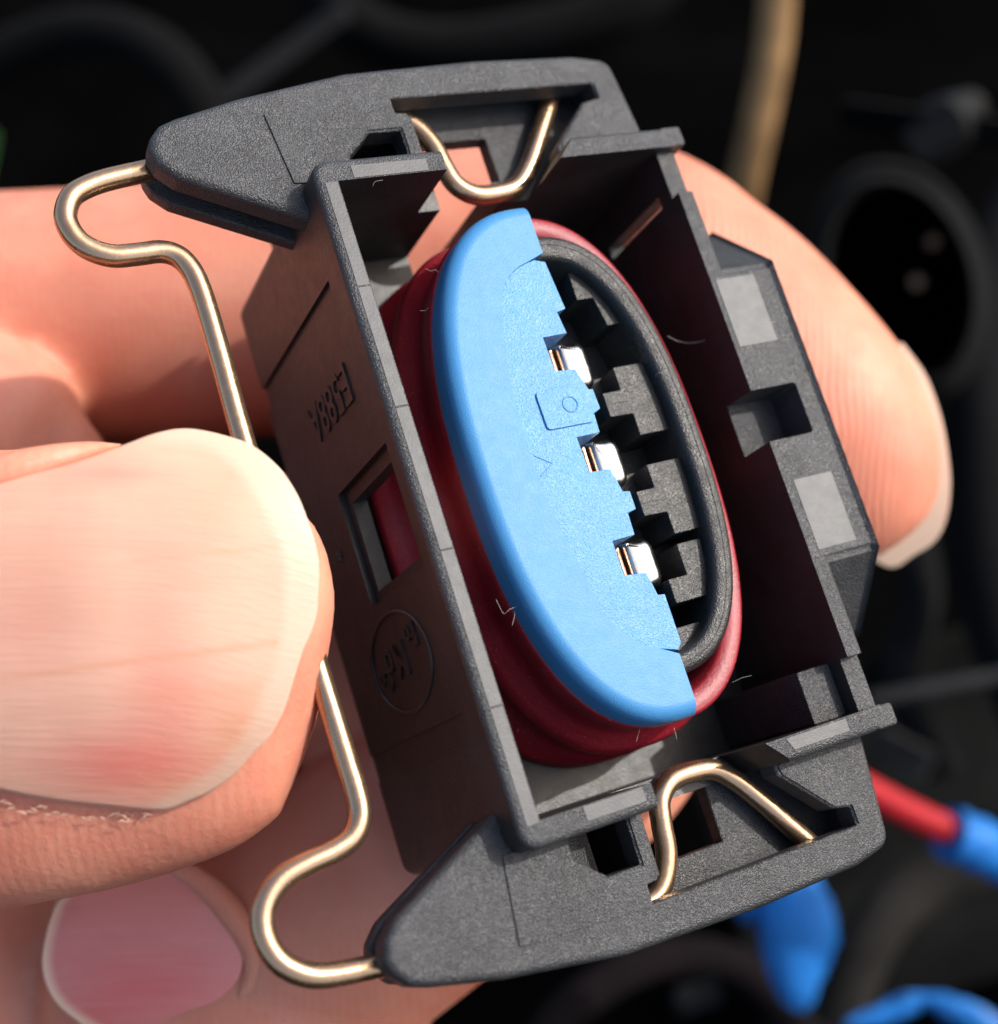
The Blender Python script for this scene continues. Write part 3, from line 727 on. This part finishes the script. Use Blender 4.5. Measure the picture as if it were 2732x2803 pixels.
g = obj('ground', bm, M_ground, fin=False); g['kind'] = 'structure'

def place(name, bm, mat, org, label, cat, group=None, ang=40):
    finish(bm)
    for vt in bm.verts: vt.co -= org
    o = obj(name, bm, mat, ang=ang, fin=False); o.location = org
    return tag(o, label, cat, group)
M_hose = simple('tan_hose', (0.20, 0.12, 0.055), 0.55)
bm = bmesh.new()
pts = [PX(x, y, z) for x, y, z in ((1510, -420, 250), (1490, -150, 255), (1478, 60, 260), (1450, 220, 265), (1420, 360, 270), (1400, 520, 285), (1395, 700, 300))]
pts = [Vector(p) for p in catmull(pts, 6)]
tube(bm, pts, 3.3 * MM, 24)
place('hose', bm, M_hose, pts[-1].copy(), 'blurred tan hose standing upright behind the connector', 'hose')

M_shell = simple('dark_shell', (0.002, 0.002, 0.0022), 0.9)
M_shell2 = simple('grey_dusty_plastic', (0.006, 0.0062, 0.0066), 0.6)
M_pit = simple('inner_black', (0.004, 0.004, 0.004), 0.7)
M_pin = simple('dull_brass', (0.22, 0.16, 0.10), 0.4, 1.0)
# big oval socket with two pins, right
def cam_ellipse(cx, cy, z, a, b_, ang, n=48):
    out = []
    for k in range(n):
        t = 2 * PI * k / n; x, y = a * math.cos(t), b_ * math.sin(t)
        out.append(PX(cx + x * math.cos(ang) - y * math.sin(ang), cy + x * math.sin(ang) + y * math.cos(ang), z))
    return out
org = PX(1715, 540, 250)
sock = bpy.data.objects.new('oval_socket', None); COL.objects.link(sock); sock.location = org
tag(sock, 'blurred dark oval socket with two dull pins right of the fingertip', 'socket')
bm = bmesh.new()
L = [cam_ellipse(1715, 540, z, a, b_, -0.25) for z, a, b_ in ((270, 175, 240), (216, 150, 210), (213, 140, 198), (215, 128, 186), (262, 118, 172))]
for l_ in L:
    for p in l_: p -= org
loft(bm, L); obj('shell', bm, M_shell, sock, ang=50)
for x, y in ((1782, 458), (1752, 535)):
    bm = bmesh.new(); tube(bm, [PX(x, y, 262) - org, PX(x - 3, y + 3, 238) - org], [1.4 * MM, 1.1 * MM], 12); obj('pin', bm, M_pin, sock)
def cam_box(cx, cy, z, hw, hh, hd, ang, tilt=0.0, bev=1.2):
    """box given in px half sizes and mm depth"""
    bm = bmesh.new(); loops = []
    for zz, k in ((z - hd, 1.0), (z + hd, 1.0)):
        L_ = []
        for sx, sy in ((-1, -1), (1, -1), (1, 1), (-1, 1)):
            x, y = sx * hw, sy * hh
            L_.append(PX(cx + x * math.cos(ang) - y * math.sin(ang), cy + x * math.sin(ang) + y * math.cos(ang), zz + tilt * sy))
        loops.append(L_)
    loft(bm, loops); finish(bm); soft_bevel(bm, bev, 30, 3); return bm
def blk(name, args, mat, label, cat, group=None):
    bm = cam_box(*args); o_ = sum((vt.co for vt in bm.verts), Vector()) / len(bm.verts)
    return place(name, bm, mat, o_, label, cat, group)
blk('plastic_bracket', (1770, 235, 235, 170, 28, 8, 0.12, 4), M_shell2, 'blurred dusty grey bracket above the oval socket', 'bracket')
bm = bmesh.new(); tube(bm, [PX(1740, 285, 228), PX(1800, 240, 226), PX(1850, 205, 232)], [4 * MM, 5 * MM, 3 * MM], 16)
place('plastic_lug', bm, M_shell2, PX(1800, 240, 226), 'blurred pale grey lug at the top of the oval socket', 'lug')
blk('cable_duct', (540, 105, 290, 150, 22, 5, -0.62, 0), simple('duct', (0.006, 0.006, 0.0065), 0.6), 'faint grey duct in the dark above the upper bracket', 'duct')
blk('green_cap', (-52, 300, 230, 42, 60, 8, 0.2, 0), simple('green_cap', (0.007, 0.03, 0.007), 0.5), 'dark green cap at the left edge above the finger', 'cap')
blk('metal_rail', (1800, 1310, 240, 150, 16, 5, -0.18, 0), simple('rail', (0.018, 0.018, 0.019), 0.5), 'blurred grey rail at the right edge beside the housing', 'rail')
blk('engine_cover', (1780, 1560, 320, 420, 330, 12, -0.3, 20), simple('cover', (0.007, 0.007, 0.0063), 0.6, sc=0.03, var=0.6), 'blurred dark grey engine cover below right of the connector', 'engine cover')
# dim hoses and brackets that fill the dark
def dim_hose(pts, r, col, label, name='rubber_hose'):
    bm = bmesh.new(); pp = [Vector(p) for p in catmull([PX(*p) for p in pts], 6)]
    tube(bm, pp, r * MM, 16); place(name, bm, simple(name + str(len(bpy.data.materials)), col, 0.95), pp[0].copy(), label, 'hose')
dim_hose([(-100, 150, 300), (150, 60, 290), (330, 120, 285), (420, 300, 290), (430, 500, 300)], 5, (0.0022, 0.0022, 0.0024), 'black hose curving through the dark at the upper left')
dim_hose([(560, -80, 320), (700, 60, 310), (900, 90, 305), (1180, 20, 300), (1300, -100, 300)], 6, (0.0022, 0.0022, 0.0022), 'dim hose sagging across the dark above the upper bracket')
dim_hose([(1990, 330, 290), (1880, 560, 280), (1870, 850, 275), (1900, 1150, 270), (2000, 1400, 260)], 7, (0.004, 0.004, 0.0045), 'dark upright hose at the right edge beyond the oval socket')
dim_hose([(1000, 2050, 220), (1080, 1930, 225), (1250, 1830, 230), (1420, 1850, 235), (1600, 2050, 230)], 3.2, (0.004, 0.0025, 0.003), 'thin dusky cable bending below the lower bracket')
dim_hose([(1560, 2080, 250), (1640, 1830, 250), (1760, 1690, 255), (2000, 1640, 260)], 5, (0.011, 0.010, 0.009), 'grimy grey hose behind the blue tape at the lower right')
dim_hose([(1600, 760, 300), (1700, 900, 300), (1760, 1120, 290), (1720, 1300, 285), (1800, 1480, 280)], 4, (0.006, 0.006, 0.0065), 'faint hose running down behind the index fingertip')
blk('dusty_clamp', (1720, 1440, 265, 60, 34, 5, 0.5, 3), simple('dusty_clamp', (0.03, 0.028, 0.026), 0.6), 'small dusty clamp right of the lower corner of the housing', 'clamp')
blk('cable_clip', (1330, 1900, 240, 46, 26, 4, -0.3, 3), simple('cable_clip', (0.02, 0.02, 0.021), 0.5), 'small dark cable clip under the lower bracket', 'clip')
# red wire with its blue sleeve, and torn blue tape
M_rw = simple('red_wire', (0.32, 0.013, 0.018), 0.45, var=0.15)
M_tape = simple('blue_tape', (0.016, 0.13, 0.40), 0.4, var=0.25, sc=0.12)
org = PX(1900, 1620, 185)
wire = bpy.data.objects.new('red_wire', None); COL.objects.link(wire); wire.location = org
tag(wire, 'blurred red wire with blue tape wrap right of the lower bracket', 'wire')
bm = bmesh.new(); tube(bm, [Vector(p) - org for p in catmull([PX(x, y, z) for x, y, z in ((1500, 1420, 180), (1640, 1500, 182), (1760, 1562, 184), (1900, 1620, 186), (2100, 1700, 190))], 6)], 1.95 * MM, 18)
obj('insulation', bm, M_rw, wire)
bm = bmesh.new(); pp = [Vector(p) - org for p in catmull([PX(x, y, z) for x, y, z in ((1812, 1590, 184), (1900, 1625, 186), (2100, 1710, 190))], 6)]
tube(bm, pp, [3.5 * MM + 0.25 * MM * math.sin(i * 2.1) for i in range(len(pp))], 18); obj('tape_wrap', bm, M_tape, wire)
def tape(name, pts, z, label):
    """crumpled bundle of tape: lofted sections down the list of (px, py, half width)"""
    bm = bmesh.new(); rows = catmull([list(p) for p in pts], 5); f = FPX / 2732 * 1904; L_ = []
    for i, r in enumerate(rows):
        L_.append([PX(r[0] + r[2] * math.cos(2 * PI * k / 28) * (1 + 0.07 * math.sin(3 * k + i)), r[1] + 8 * math.sin(k * 1.7 + i), z + r[2] / f * z * 0.6 * math.sin(2 * PI * k / 28)) for k in range(28)])
    loft(bm, L_); return place(name, bm, M_tape, PX(pts[-1][0], pts[-1][1], z), label, 'tape', 'scraps of blue tape')
tape('blue_tape', [(1470, 1560, 26), (1500, 1660, 52), (1522, 1740, 68), (1525, 1800, 70), (1520, 1850, 52), (1522, 1900, 32), (1530, 1925, 8)], 200, 'pear shaped blue tape bundle hanging below the lower bracket')
tape('blue_tape', [(1640, 1955, 30), (1700, 1930, 40), (1760, 1900, 30), (1830, 1925, 42), (1920, 1990, 50)], 205, 'blue tape scrap in the bottom right corner')
tape('blue_tape', [(1405, 1690, 20), (1440, 1720, 42), (1470, 1750, 50), (1490, 1770, 20)], 203, 'small blue tape fold left of the pear shaped bundle')
